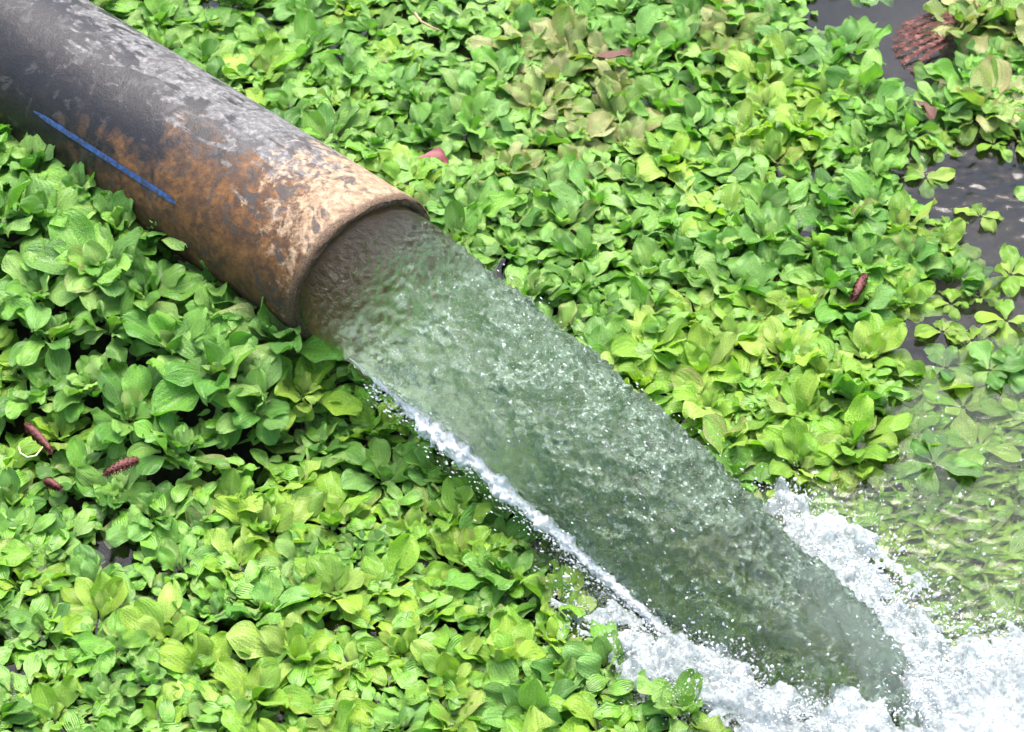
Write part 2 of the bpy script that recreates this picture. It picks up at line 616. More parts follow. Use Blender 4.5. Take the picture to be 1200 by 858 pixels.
def bank_z(P):
    a = (P - MOUTH[:2]) @ (-AX[:2] / np.linalg.norm(AX[:2]))
    return -0.26 + 0.85 * smooth01(a, 2.3, 3.6) + 0.05 * fbm(np.column_stack([P * 2.5, np.zeros(len(P))]), 3)


bank = tag(sheet('earth_bank', bx, by, bank_z, M_BANK), 'bare earth bank carrying the far end of the pipe', 'bank', kind='structure')

# ------------------------------------------------------------------ the pipe
_, PN, PB = frame_from(AX)                       # PN is up, PB sideways


def ring_pts(u, r, n, phi=None):
    """points round the pipe, u metres back from the mouth; phi 0.5 = top"""
    ph = np.linspace(0, 1, n) if phi is None else phi
    a = (ph - 0.5) * 2 * math.pi
    return MOUTH - AX * u + r * (np.cos(a)[:, None] * PN + np.sin(a)[:, None] * PB), ph


# which way does phi run? the camera-side flank must be phi < 0.5
flank, _ = ring_pts(0, R_OUT, 1, np.array([0.25]))
if project(flank[0])[1] < project(MOUTH)[1]:
    PB = -PB

CUTW = -np.cross(FWD, AX); CUTW /= np.linalg.norm(CUTW)
if CUTW @ UPV < 0: CUTW = -CUTW


def oblique(V, u):
    """the end was sawn off at a slant: the far side sticks out farther"""
    d = V - MOUTH
    e = 0.034 + 0.024 * (d @ CUTW) / R_OUT
    return V + AX * (e * np.clip(1 - np.maximum(u, 0) / 0.5, 0, 1))[:, None]


pipe = bpy.data.objects.new('discharge_pipe', None)
COL.objects.link(pipe)
tag(pipe, 'thick black plastic pipe with blue stripe and ochre mud stains pouring water', 'pipe')
NR = 97
us = np.concatenate([[0.0, 0.0015, 0.005, 0.010], np.linspace(0.02, 3.4, 150)])
V, UV = [], []
for u in us:
    r = R_OUT - (0.004 if u == 0 else 0.0015 if u < 0.002 else 0)
    p, ph = ring_pts(u, r, NR)
    V.append(p); UV.append(np.column_stack([np.full(NR, u), ph]))
V = np.concatenate(V); UV = np.concatenate(UV)
rad = V - (MOUTH - AX * UV[:, :1])
rad /= np.linalg.norm(rad, axis=1)[:, None]
wob = 0.0012 * fbm(V * 14, 3) + 0.0022 * np.exp(-UV[:, 0] / 0.012) * fbm(V * 70, 2)
V = V + rad * wob[:, None] - AX * (0.004 * np.exp(-UV[:, 0] / 0.01) * fbm(V * 40, 2))[:, None]
V = oblique(V, UV[:, 0])
me = mesh_from('pipe_wall', V, grid_faces(len(us), NR)); add_uv(me, UV)
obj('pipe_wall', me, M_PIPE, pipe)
# cut edge and bore
V = []
prof = [(0.0005, R_OUT - 0.0045), (-0.001, R_OUT - 0.008), (-0.001, R_IN + 0.004), (0.001, R_IN + 0.001), (0.006, R_IN)]
for u, r in prof:
    V.append(ring_pts(u, r, NR)[0])
V = np.concatenate(V)
V += 0.0035 * np.column_stack([fbm(V * 60 + k * 9, 2) for k in range(3)])
V = oblique(V, np.zeros(len(V)))
obj('cut_edge', mesh_from('cut_edge', V, grid_faces(len(prof), NR)),
    mat_simple('mossy_cut_edge', [(0.3, (0.012, 0.009, 0.006)), (0.55, (0.06, 0.038, 0.022)), (0.75, (0.2, 0.14, 0.09))], 180, 0.7, 0.8, 0.003), pipe)
ub = np.linspace(0.004, 1.3, 60)
V = oblique(np.concatenate([ring_pts(u, R_IN, NR)[0] for u in ub]), np.repeat(ub, NR))
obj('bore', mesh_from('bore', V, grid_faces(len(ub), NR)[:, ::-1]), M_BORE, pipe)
# blue stripe, worn away near the mouth


def pixel_on_pipe(u, v):
    d = ray(u, v)
    o = CAM - MOUTH
    dp = d - (d @ AX) * AX
    op = o - (o @ AX) * AX
    a, b, c = dp @ dp, 2 * dp @ op, op @ op - R_OUT ** 2
    t = (-b - math.sqrt(max(0, b * b - 4 * a * c))) / (2 * a)
    q = o + t * d
    return -(q @ AX), (math.atan2(q @ PB, q @ PN) / (2 * math.pi) + 0.5)


s0, s1 = pixel_on_pipe(207, 236), pixel_on_pipe(62, 146)
print('STRIPE', s0, s1)
phs = 0.5 * (s0[1] + s1[1])
su = np.linspace(s0[0], s1[0] + 0.05, 60)
hw = 0.0052 / R_OUT / (2 * math.pi)
V = []
for u in su:
    taper = min(1, (u - s0[0]) / 0.02 + 0.5) * min(1, (su[-1] - u) / 0.05 + 0.3)
    V.append(ring_pts(u, R_OUT + 0.0016, 5, phs + hw * taper * np.linspace(-1, 1, 5))[0])
obj('blue_stripe', mesh_from('blue_stripe', np.concatenate(V), grid_faces(len(su), 5)), M_STRIPE, pipe)

# ------------------------------------------------------------------ the jet
NS, NA = 460, 220
ts = np.concatenate([np.linspace(-0.045, 0, 30), np.linspace(0.0006, T_LAND * 1.32, NS - 30)])
V, FL, RADV, ANG = [], [], [], []
for t in ts:
    s = V0 * t
    if t <= 0:
        c, tv = MOUTH + AX * s, AX
    else:
        c, tv = jet_pos(t), jet_vel(t)
    tt, nn, bb = frame_from(tv)
    a = np.arange(NA) / NA * 2 * math.pi
    e = max(0, s)
    r = R_IN + 0.0012 + 0.004 * smooth01(np.array(e), 0.0, 0.35)
    r = r * (1 - 0.08 * smooth01(np.array(e), 0.05, 0.45) - 0.12 * smooth01(np.array(e), 0.55, 1.1))
    dv = np.cos(a)[:, None] * nn + np.sin(a)[:, None] * bb
    V.append(c + r * dv); RADV.append(dv); FL.append(np.full(NA, s)); ANG.append(np.sin(a * 0.5) * 2)
V = np.concatenate(V); RADV = np.concatenate(RADV); FL = np.concatenate(FL)
base = V.copy()
al = V @ AX
q = V - np.outer(al, AX)
amp = smooth01(FL, 0.0, 0.25)
# lumps drawn out along the flow, then finer chop
n1 = fbm(np.column_stack([q[:, 0] * 11, q[:, 2] * 11, al * 6]), 2)
n2 = fbm(q * 30 + AX * (al * 22)[:, None], 2)
n3 = fbm(V * 85, 2)
disp = amp * (0.016 * n1 + 0.013 * n2 * (1 + 0.5 * smooth01(FL, 0.4, 0.9))) + (0.6 + 1.1 * amp) * 0.0062 * n3
disp = np.where(FL < 0, 0, disp)
V = V + RADV * disp[:, None]
F = grid_faces(len(ts), NA, True)
nv = len(V)
caps = [np.array([MOUTH + AX * V0 * ts[0]]), np.array([jet_pos(ts[-1])])]
me = mesh_from('water_jet', np.concatenate([V, *caps]), F)
add_float(me, 'flow', np.concatenate([FL, [-0.3, 1.2]]))
add_float(me, 'turn', np.concatenate([np.concatenate(ANG), [0, 0]]))
# caps as fans
import bmesh
bm = bmesh.new(); bm.from_mesh(me); bm.verts.ensure_lookup_table()
for row, ci, fl in ((0, nv, 1), (len(ts) - 1, nv + 1, 0)):
    for k in range(NA):
        a_, b_ = bm.verts[row * NA + k], bm.verts[row * NA + (k + 1) % NA]
        f = bm.faces.new((bm.verts[ci], b_, a_) if fl else (bm.verts[ci], a_, b_)); f.smooth = True
bmesh.ops.recalc_face_normals(bm, faces=bm.faces)
bm.to_mesh(me); bm.free()
jet = tag(bpy.data.objects.new('water_jet', None), 'thick greenish jet of rushing water arching out of the pipe mouth', 'water jet')
COL.objects.link(jet)
obj('stream', me, M_JET, jet)

# white ragged edge along the underside of the jet on the camera's lower-left side
NSE, NAE = 330, 40
te = np.linspace(0.13 / V0, T_LAND * 0.93, NSE)
V, DV, wids, SD, CC = [], [], [], [], []
for t in te:
    c, tv = jet_pos(t), jet_vel(t)
    tt, nn, bb = frame_from(tv)
    sdv = np.cross(FWD, tt); sdv /= np.linalg.norm(sdv)
    if sdv @ UPV > 0: sdv = -sdv                # the under side that faces the yellow-green bed
    s = V0 * t
    r = R_IN + 0.0012 + 0.004 * float(smooth01(np.array(s), 0.0, 0.35))
    wd_ = float(smooth01(np.array(s), 0.13, 0.32)) * (1 - 0.55 * float(smooth01(np.array(s), 0.55, 0.9)))
    sdv = sdv * 0.955 - np.cross(tt, sdv) * (0.297 * np.sign(np.cross(tt, sdv) @ FWD))
    wd_ *= float(np.clip(0.85 + 0.9 * pnoise(np.array([[s * 9.0, 3.3, 1.7]]))[0] + 0.9 * pnoise(np.array([[s * 26.0, 9.3, 4.7]]))[0], 0.4, 1.3))
    cc = c + sdv * (r - 0.001 + 0.003 * wd_)
    a = np.arange(NAE) / NAE * 2 * math.pi
    dv = np.cos(a)[:, None] * sdv + np.sin(a)[:, None] * np.cross(tt, sdv)
    V.append(cc + dv * (0.001 + 0.0135 * wd_)); DV.append(dv); wids.append(np.full(NAE, wd_)); SD.append(sdv); CC.append(cc)
V = np.concatenate(V); DV = np.concatenate(DV); wids = np.concatenate(wids)
lump = np.abs(fbm(V * 24, 2)) * 1.6 - 0.25 + 0.9 * fbm(V * 60, 2) + 0.5 * fbm(V * 150, 1)
V = V + DV * (0.012 * wids * lump)[:, None]
obj('foam_edge', mesh_from('foam_edge', V, grid_faces(NSE, NAE, True)), M_EDGE, jet)
EDGE_C, EDGE_S = np.array(CC), np.array(SD)

# ------------------------------------------------------------------ splash foam
FOAM_PX = [
    [(665, 690), (720, 725), (790, 745), (850, 772), (900, 802), (960, 832), (1040, 822), (1070, 785), (1130, 758), (1200, 745), (1300, 750),
     (1300, 960), (900, 960), (880, 880), (810, 825), (740, 775), (690, 725)],
    [(890, 592), (930, 590), (985, 625), (1050, 680), (1095, 725), (1115, 790), (1040, 830), (960, 720), (905, 650)],
]
xsf = np.arange(0.15, 1.35, 0.0036)
ysf = np.arange(-1.15, -0.1, 0.0036)
X, Y = np.meshgrid(xsf, ysf, indexing='ij')
P = np.stack([X.ravel(), Y.ravel()], 1)
sdm = np.maximum(sdist_poly(P, gpoly(FOAM_PX[0], 0.02)), sdist_poly(P, gpoly(FOAM_PX[1], 0.02)))
P3 = np.column_stack([P, np.zeros(len(P))])
n_a = fbm(P3 * 12, 3)
n_b = fbm(P3 * 30 + 3, 2)
bil = np.abs(fbm(P3 * 22 + 31, 2)) * 1.4
bil2 = np.abs(fbm(P3 * 55 + 8, 2)) * 1.4
bil3 = np.abs(fbm(P3 * 130 + 5, 1)) * 1.4
edge = sdm + 0.12 * n_a + 0.09 * n_b + 0.02
bodyh = smooth01(edge, -0.004, 0.07)
dl = np.linalg.norm(P - LAND[:2], axis=1)
ringh = 0.4 + 0.6 * np.exp(-((dl - 0.22) / 0.2) ** 2)
Z = water_z(P) + 0.002 + bodyh * (ringh * np.clip(0.016 + 0.028 * n_a + 0.022 * bil, 0.002, 0.07) + 0.006 * bil2 + 0.0015 * bil3)
Z = np.maximum(Z, 0.001)
XY = P + bodyh[:, None] * 0.007 * np.column_stack([fbm(P3 * 45 + 70, 2), fbm(P3 * 45 + 90, 2)])
keep_v = (edge > 0.0) | (sdm > 0.035)
F = grid_faces(len(xsf), len(ysf))[:, ::-1]
F = F[keep_v[F].all(axis=1)]
used = np.unique(F)
remap = np.full(len(P), -1); remap[used] = np.arange(len(used))
P = XY
foam = obj('splash_foam', mesh_from('splash_foam', np.column_stack([P, Z])[used], remap[F]), M_FOAM)
tag(foam, 'white churning foam where the jet plunges into the pond', 'foam', kind='stuff')

# spray: a cloud of drops, each a small drawn-out bead
phi_ = (1 + 5 ** .5) / 2
ICO_V = np.array([(-1, phi_, 0), (1, phi_, 0), (-1, -phi_, 0), (1, -phi_, 0), (0, -1, phi_), (0, 1, phi_), (0, -1, -phi_), (0, 1, -phi_),
                  (phi_, 0, -1), (phi_, 0, 1), (-phi_, 0, -1), (-phi_, 0, 1)]) / math.sqrt(1 + phi_ ** 2)
ICO_F = np.array([(0, 11, 5), (0, 5, 1), (0, 1, 7), (0, 7, 10), (0, 10, 11), (1, 5, 9), (5, 11, 4), (11, 10, 2), (10, 7, 6), (7, 1, 8),
                  (3, 9, 4), (3, 4, 2), (3, 2, 6), (3, 6, 8), (3, 8, 9), (4, 9, 5), (2, 4, 11), (6, 2, 10), (8, 6, 7), (9, 8, 1)])


def drops(name, C, rad, stretch, dirs):
    n = len(C)
    V = ICO_V[None] * rad[:, None, None]
    along = np.einsum('nvk,nk->nv', V, dirs)
    V = V + along[..., None] * dirs[:, None, :] * (stretch - 1)[:, None, None]
    V = V + C[:, None, :]
    F = ICO_F[None] + (np.arange(n) * 12)[:, None, None]
    return mesh_from(name, V.reshape(-1, 3), F.reshape(-1, 3))


cand = np.column_stack([rng.uniform(0.15, 1.3, 110000), rng.uniform(-1.2, 0.0, 110000)])
sdc = np.maximum(sdist_poly(cand, gpoly(FOAM_PX[0], 0.02)), sdist_poly(cand, gpoly(FOAM_PX[1], 0.02)))
nc = fbm(np.column_stack([cand * 16, np.zeros(len(cand))]), 2)
pr = (np.exp(-(np.maximum(0, -sdc) / 0.035)) + 0.10 * np.exp(-(np.maximum(0, -sdc) / 0.16)) * (cand[:, 1] > -0.95) * (cand[:, 0] > 0.85)) * (sdc < 0.10) * np.clip(0.35 + nc, 0.02, 1)
ok = rng.uniform(size=len(cand)) < pr * 1.0
cand, sdc = cand[ok], sdc[ok]
n = len(cand)
hz = rng.exponential(0.022, n) * np.clip(1 + sdc / 0.08, 0.08, 1.3) + 0.004 + 0.04 * smooth01(sdc, 0, 0.07)
out = cand - LAND[:2]
dirs = np.column_stack([out * 1.2, rng.normal(0.35, 0.3, n)]) + rng.normal(0, 0.25, (n, 3))
dirs /= np.linalg.norm(dirs, axis=1)[:, None]
radd = np.clip(rng.lognormal(math.log(0.0011), 0.45, n), 0.0005, 0.0035)
spray = obj('splash_spray', drops('splash_spray', np.column_stack([cand, hz]), radd, rng.uniform(1, 2.6, n), dirs), M_DROP)
tag(spray, 'fine white drops flung up around the plunging jet', 'spray', kind='stuff')
print('DROPS', n)

# mist: much finer drops that soften every edge of the splash
OCT_V = np.array([(1, 0, 0), (-1, 0, 0), (0, 1, 0), (0, -1, 0), (0, 0, 1), (0, 0, -1)], float)
OCT_F = np.array([(0, 2, 4), (2, 1, 4), (1, 3, 4), (3, 0, 4), (2, 0, 5), (1, 2, 5), (3, 1, 5), (0, 3, 5)])


def mist(name, C, rad):
    V = OCT_V[None] * rad[:, None, None] + C[:, None, :]
    F = OCT_F[None] + (np.arange(len(C)) * 6)[:, None, None]
    return mesh_from(name, V.reshape(-1, 3), F.reshape(-1, 3))


cand = np.column_stack([rng.uniform(0.15, 1.35, 480000), rng.uniform(-1.2, 0.0, 480000)])
sdc = np.maximum(sdist_poly(cand, gpoly(FOAM_PX[0], 0.02)), sdist_poly(cand, gpoly(FOAM_PX[1], 0.02)))
nc = fbm(np.column_stack([cand * 11, np.full(len(cand), 2.0)]), 2)
pr = np.exp(-(np.maximum(0, -sdc) / 0.034)) * np.exp(-(np.maximum(0, sdc) / 0.08)) * np.clip(0.45 + 1.3 * nc, 0.0, 1)
okm = rng.uniform(size=len(cand)) < pr
cand, sdc = cand[okm], sdc[okm]
n = len(cand)
hz = rng.exponential(0.020, n) + 0.004 + 0.03 * smooth01(sdc, -0.01, 0.06)
o = obj('splash_mist', mist('splash_mist', np.column_stack([cand, hz]), np.clip(rng.lognormal(math.log(0.0005), 0.35, n), 0.00025, 0.0012)), M_DROP)
tag(o, 'soft white mist hanging round the edge of the splash', 'mist', kind='stuff')
print('MIST', n)

# drops that peel off the jet itself
n = 450
tt_ = T_LAND * rng.uniform(0.12, 1.0, n) ** 0.8
C, D = [], []
for t in tt_:
    c, tv = jet_pos(t), jet_vel(t)
    tg, nn, bb = frame_from(tv)
    a = rng.uniform(0, 2 * math.pi)
    s = V0 * t
    r = R_IN + 0.006 + abs(rng.normal(0.0, 0.006 + 0.010 * s))
    C.append(c + r * (math.cos(a) * nn + math.sin(a) * bb)); D.append(tg)
C = np.array(C); D = np.array(D)
ne = 1800
ki = (rng.uniform(0.08, 1, ne) * (NSE - 1)).astype(int)
C = np.concatenate([C, EDGE_C[ki] + EDGE_S[ki] * rng.exponential(0.008, ne)[:, None] + rng.normal(0, 0.008, (ne, 3))])
D = np.concatenate([D, np.tile(AX, (ne, 1))]); n += ne
o = obj('shed_drops', drops('shed_drops', C, np.clip(rng.lognormal(math.log(0.0009), 0.4, n), 0.0004, 0.002), rng.uniform(1.2, 3, n), D), M_DROP, jet)
o['kind'] = 'stuff'

# ------------------------------------------------------------------ weed under the running water
wp = gpoly(WEED_PX, -0.03)
lo, hi = wp.min(0), wp.max(0)
cand = np.column_stack([rng.uniform(lo[0] - .05, hi[0] + .3, 38000), rng.uniform(lo[1] - .05, hi[1], 38000)])
cand = cand[(sdist_poly(cand, wp) + 0.05 * fbm(np.column_stack([cand * 9, np.zeros(len(cand))]), 2)) > 0]
dens = fbm(np.column_stack([cand * 6, np.full(len(cand), 5.0)]), 2)
cand = cand[rng.uniform(size=len(cand)) < np.clip(0.65 + dens * 1.2, 0.08, 1)]
n = len(cand)
NSEG = 6
L = rng.uniform(0.05, 0.14, n)
ang = math.atan2(FLOW[1], FLOW[0]) + rng.normal(0, 0.45, n)
curv = rng.normal(0, 2.2, n)
wd = rng.uniform(0.0015, 0.0065, n)
z0 = rng.uniform(-0.12, -0.03, n)
ph = rng.uniform(0, 6.28, n)
V = np.zeros((n, NSEG + 1, 2, 3))
pos = cand.copy()
for k in range(NSEG + 1):
    f = k / NSEG
    aa = ang + curv * f * L * 4
    side = np.column_stack([-np.sin(aa), np.cos(aa)])
    ww = wd * (0.35 + 1.3 * f * (1 - f) * 2)
    zz = z0 + 0.006 * np.sin(ph + f * 7)
    for j, sg in enumerate((-1, 1)):
        V[:, k, j, :2] = pos + side * (sg * ww)[:, None]
        V[:, k, j, 2] = np.minimum(zz + sg * 0.003 * np.sin(ph * 2 + f * 4), -0.014)
    pos = pos + np.column_stack([np.cos(aa), np.sin(aa)]) * (L / NSEG)[:, None]
fb = np.array([[2 * k, 2 * k + 1, 2 * k + 3, 2 * k + 2] for k in range(NSEG)])
F = (fb[None] + (np.arange(n) * (NSEG + 1) * 2)[:, None, None]).reshape(-1, 4)
weed = obj('submerged_weed', mesh_from('submerged_weed', V.reshape(-1, 3), F), M_ALGAE)
tag(weed, 'yellow-green weed streaming under the fast shallow water', 'water weed', kind='stuff')
print('WEED', n)

# ------------------------------------------------------------------ floating plants


def leaf_mesh(name, ns, nt, rnd):
    bend = rnd.choice([rnd.uniform(0.2, 1.0), rnd.uniform(0.9, 1.6)])           # how far the blade arches back (radians)
    cup = rnd.uniform(-0.22, 0.42)
    tw = rnd.uniform(-0.35, 0.35)
    asp = rnd.uniform(0.25, 0.335)
    ruf = rnd.uniform(0.04, 0.12)
    fr = rnd.uniform(7, 13)
    p1, p2 = rnd.uniform(0, 6), rnd.uniform(0, 6)
    notch = rnd.uniform(-0.02, 0.05)
    side = rnd.uniform(-0.06, 0.06)
    S_ = 1 - (1 - np.linspace(0, 1, ns)) ** 1.35
    V, UV = [], []
    y, z = 0.0, 0.0
    for i, s in enumerate(S_):
        wdt = asp * (0.13 + 0.87 * smooth01(np.array(s), 0.03, 0.58)) * math.sqrt(max(0.0, 1 - max(0, (s - 0.52) / 0.485) ** 2.2))
        th = -bend * (s ** 1.6)
        if i:
            ds = S_[i] - S_[i - 1]
            y += math.cos(th) * ds; z += math.sin(th) * ds
        for j in range(nt):
            t = -1 + 2 * j / (nt - 1)
            env = smooth01(np.array(s), 0.2, 0.6)
            zz = cup * t * t * wdt + ruf * env * abs(t) ** 1.5 * math.sin(fr * s + p1 + (1.7 if t > 0 else 0)) \
                + 0.04 * env * math.sin(4 * t + p2 + 5 * s)
            x = wdt * t * (1 - 0.12 * abs(cup) * t * t)
            yy = y - notch * (1 - abs(t)) * env * 0 + (0.014 * env * math.sin(fr * 0.7 * s + 3 * t + p2))
            # offset along the local normal, twist around the midrib
            a = tw * s
            xr = x * math.cos(a) - zz * math.sin(a) + side * math.sin(s * 3)
            zr = x * math.sin(a) + zz * math.cos(a)
            V.append((xr, yy - math.sin(th) * zr, z + math.cos(th) * zr))
            UV.append((0.5 + 0.5 * t, s))
    me = mesh_from(name, V, grid_faces(ns, nt))
    add_uv(me, UV)
    me.materials.append(M_LEAF)
    return me


lr = random.Random(3)
LEAVES = [leaf_mesh('leaf_blade', 14, 9, lr) for _ in range(48)]
LOWV = []
lr2 = random.Random(9)
for _ in range(10):
    m_ = leaf_mesh('leaf_low', 7, 5, lr2)
    co = np.empty(len(m_.vertices) * 3, np.float32); m_.vertices.foreach_get('co', co)
    LOWV.append(co.reshape(-1, 3).astype(float))
    bpy.data.meshes.remove(m_)
LOWF = grid_faces(7, 5)
LOWUV = np.array([(0.5 + 0.5 * (-1 + 2 * j / 4), i / 6) for i in range(7) for j in range(5)])

C_GREEN = [(0.10, 0.265, 0.028), (0.13, 0.32, 0.036), (0.17, 0.36, 0.05), (0.07, 0.215, 0.022), (0.155, 0.34, 0.07), (0.23, 0.41, 0.09)]
C_YEL = [(0.19, 0.37, 0.026), (0.25, 0.42, 0.034), (0.16, 0.34, 0.024), (0.29, 0.44, 0.07)]
C_PALE = [(0.17, 0.30, 0.05), (0.24, 0.34, 0.09), (0.14, 0.27, 0.04), (0.32, 0.36, 0.14)]


def leaf_spec(rnd, size, flat, tall):
    """list of (azimuth, pitch, length, root radius)"""
    out = []
    a0 = rnd.uniform(0, 6.28)
    rings = [(4, 74, 0.046), (6, 54, 0.066), (7, 34, 0.074), (5, 14, 0.072)] if not flat else [(3, 30, 0.04), (5, 9, 0.055)]
    for k, (cnt, pit, ln) in enumerate(rings):
        for i in range(cnt):
            out.append((a0 + k * 0.6 + i * 6.283 / cnt + rnd.uniform(-0.55, 0.55),
                        R(min(92, pit * tall + rnd.uniform(-20, 24))), ln * size * rnd.uniform(0.66, 1.2), 0.004 + (0.0 if flat else rnd.uniform(0.0, 0.011) * k)))
    return out


def leaf_matrix(az, pit, ln, r0, rnd, flat):
    roll = rnd.uniform(-0.35, 0.35)
    # leaf grows along its own +Y; lift by pitch, then turn round the plant
    m = Matrix.Rotation(az, 4, 'Z') @ Matrix.Translation((0, r0, 0.002 if flat else -0.006)) @ Matrix.Rotation(pit, 4, 'X') @ Matrix.Rotation(roll, 4, 'Y')
    return m @ Matrix.Diagonal((ln, ln, ln, 1))


def leaf_color(rnd, kind):
    pal = {'green': C_GREEN, 'yellow': C_YEL, 'pale': C_PALE}[kind]
    c = rnd.choice(pal)
    f = rnd.uniform(0.8, 1.3)
    wither = 0.0
    if kind == 'pale': wither = rnd.choice([0, 0, 0.5, 0.8, 1.0])
    elif rnd.random() < 0.05: wither = 0.8
    return (c[0] * f, c[1] * f, c[2] * f, 1 - wither)


def add_plant(x, y, size, kind, rnd, label, cat, group, flat=False, tall=1.0, z=0.0):
    p = bpy.data.objects.new('floating_plant', None)
    COL.objects.link(p)
    p.location = (x, y, z)
    p.rotation_euler = (rnd.gauss(0, 0.04 if flat else 0.2), rnd.gauss(0, 0.04 if flat else 0.2), rnd.uniform(0, 6.28))
    p.empty_display_size = 0.02
    tag(p, label, cat, group)
    for az, pit, ln, r0 in leaf_spec(rnd, size, flat, tall):
        lf = bpy.data.objects.new('leaf', rnd.choice(LEAVES))
        COL.objects.link(lf)
        lf.parent = p
        lf.matrix_local = leaf_matrix(az, pit, ln, r0, rnd, flat)
        lf.color = leaf_color(rnd, kind)
    return p


ZP = 0.045
NEAR_PX = [(-60, 80), (60, 165), (200, 262), (330, 350), (380, 420), (440, 462), (520, 545), (600, 625), (680, 700), (760, 775), (850, 835), (905, 900), (905, 930), (-60, 930)]
FAR_PX = [(60, -40), (200, 60), (330, 150), (480, 225), (520, 270), (640, 365), (740, 430), (820, 500), (870, 545), (950, 515), (1040, 480), (1075, 430), (1050, 385),
          (1075, 330), (1150, 290), (1130, 245), (1070, 215), (1065, 175), (1100, 130), (1040, 75), (1030, 40), (985, 18), (950, -40)]
CLUMP_PX = [(1110, 130), (1090, 100), (1120, 70), (1130, 30), (1125, -40), (1260, -40), (1260, 150), (1190, 145), (1140, 140)]
near_g, far_g, clump_g = gpoly(NEAR_PX, ZP), gpoly(FAR_PX, ZP), gpoly(CLUMP_PX, ZP)
# ground hidden below pipe and jet: plants go on underneath for a while
HID_PX = [(480, 225), (520, 270), (640, 365), (740, 430), (780, 470), (600, 625), (520, 545), (440, 462), (380, 420), (330, 350), (200, 262), (60, 165), (-60, 80), (60, -40), (200, 60), (330, 150)]
hid_g = gpoly(HID_PX, ZP)
axd = AX[:2] / np.linalg.norm(AX[:2])


def poisson(xr, yr, dist, tries, rg):
    cell = dist / math.sqrt(2)
    grid = {}
    pts = []
    for x, y in zip(rg.uniform(*xr, tries), rg.uniform(*yr, tries)):
        i, j = int(math.floor(x / cell)), int(math.floor(y / cell))
        okk = True
        for di in range(-2, 3):
            for dj in range(-2, 3):
                q = grid.get((i + di, j + dj))
                if q and (q[0] - x) ** 2 + (q[1] - y) ** 2 < dist * dist:
                    okk = False; break
            if not okk: break
        if okk:
            grid[(i, j)] = (x, y); pts.append((x, y))
    return np.array(pts)


def ridge(al_, pe):
    return (0.098 + 0.075 * float(np.clip((-al_ - 0.02) / 0.45, 0, 1))) * (1 - float(smooth01(np.array(pe), 0.24, 0.62))) * (1 - float(smooth01(np.array(al_), 0.0, 0.12)))


pts = poisson((-2.6, 2.6), (-2.2, 2.6), 0.077, 70000, np.random.default_rng(21))
sn, sf, sc_, sh = (sdist_poly(pts, g) for g in (near_g, far_g, clump_g, hid_g))
open_g = gpoly(OPEN_PX)
so = sdist_poly(pts, open_g)
pr_ = random.Random(77)
outer = []
count = {}
PLANTS = []
WHERE = {'plants beyond the red frond': 'in the clump beyond the red frond',
         'withering plants behind the pipe': 'in the faded patch behind the pipe',
         'plants edging the churning water': 'at the edge of the churning green water',
         'plants bordering the dark water': 'bordering the dark open water',
         'plants behind the pipe and jet': 'in the dense bed behind pipe and jet',
         'plants along the striped side of the pipe': 'along the blue striped side of the pipe',
         'plants beside the foaming jet': 'in the bed beside the foaming edge of the jet',
         'plants around the fallen catkins': 'in the bed with the fallen catkins',
         'plants underneath the jet': 'growing underneath the jet'}
GAP = [ground(1050, 20, ZP)[:2], ground(1000, 5, ZP)[:2]]
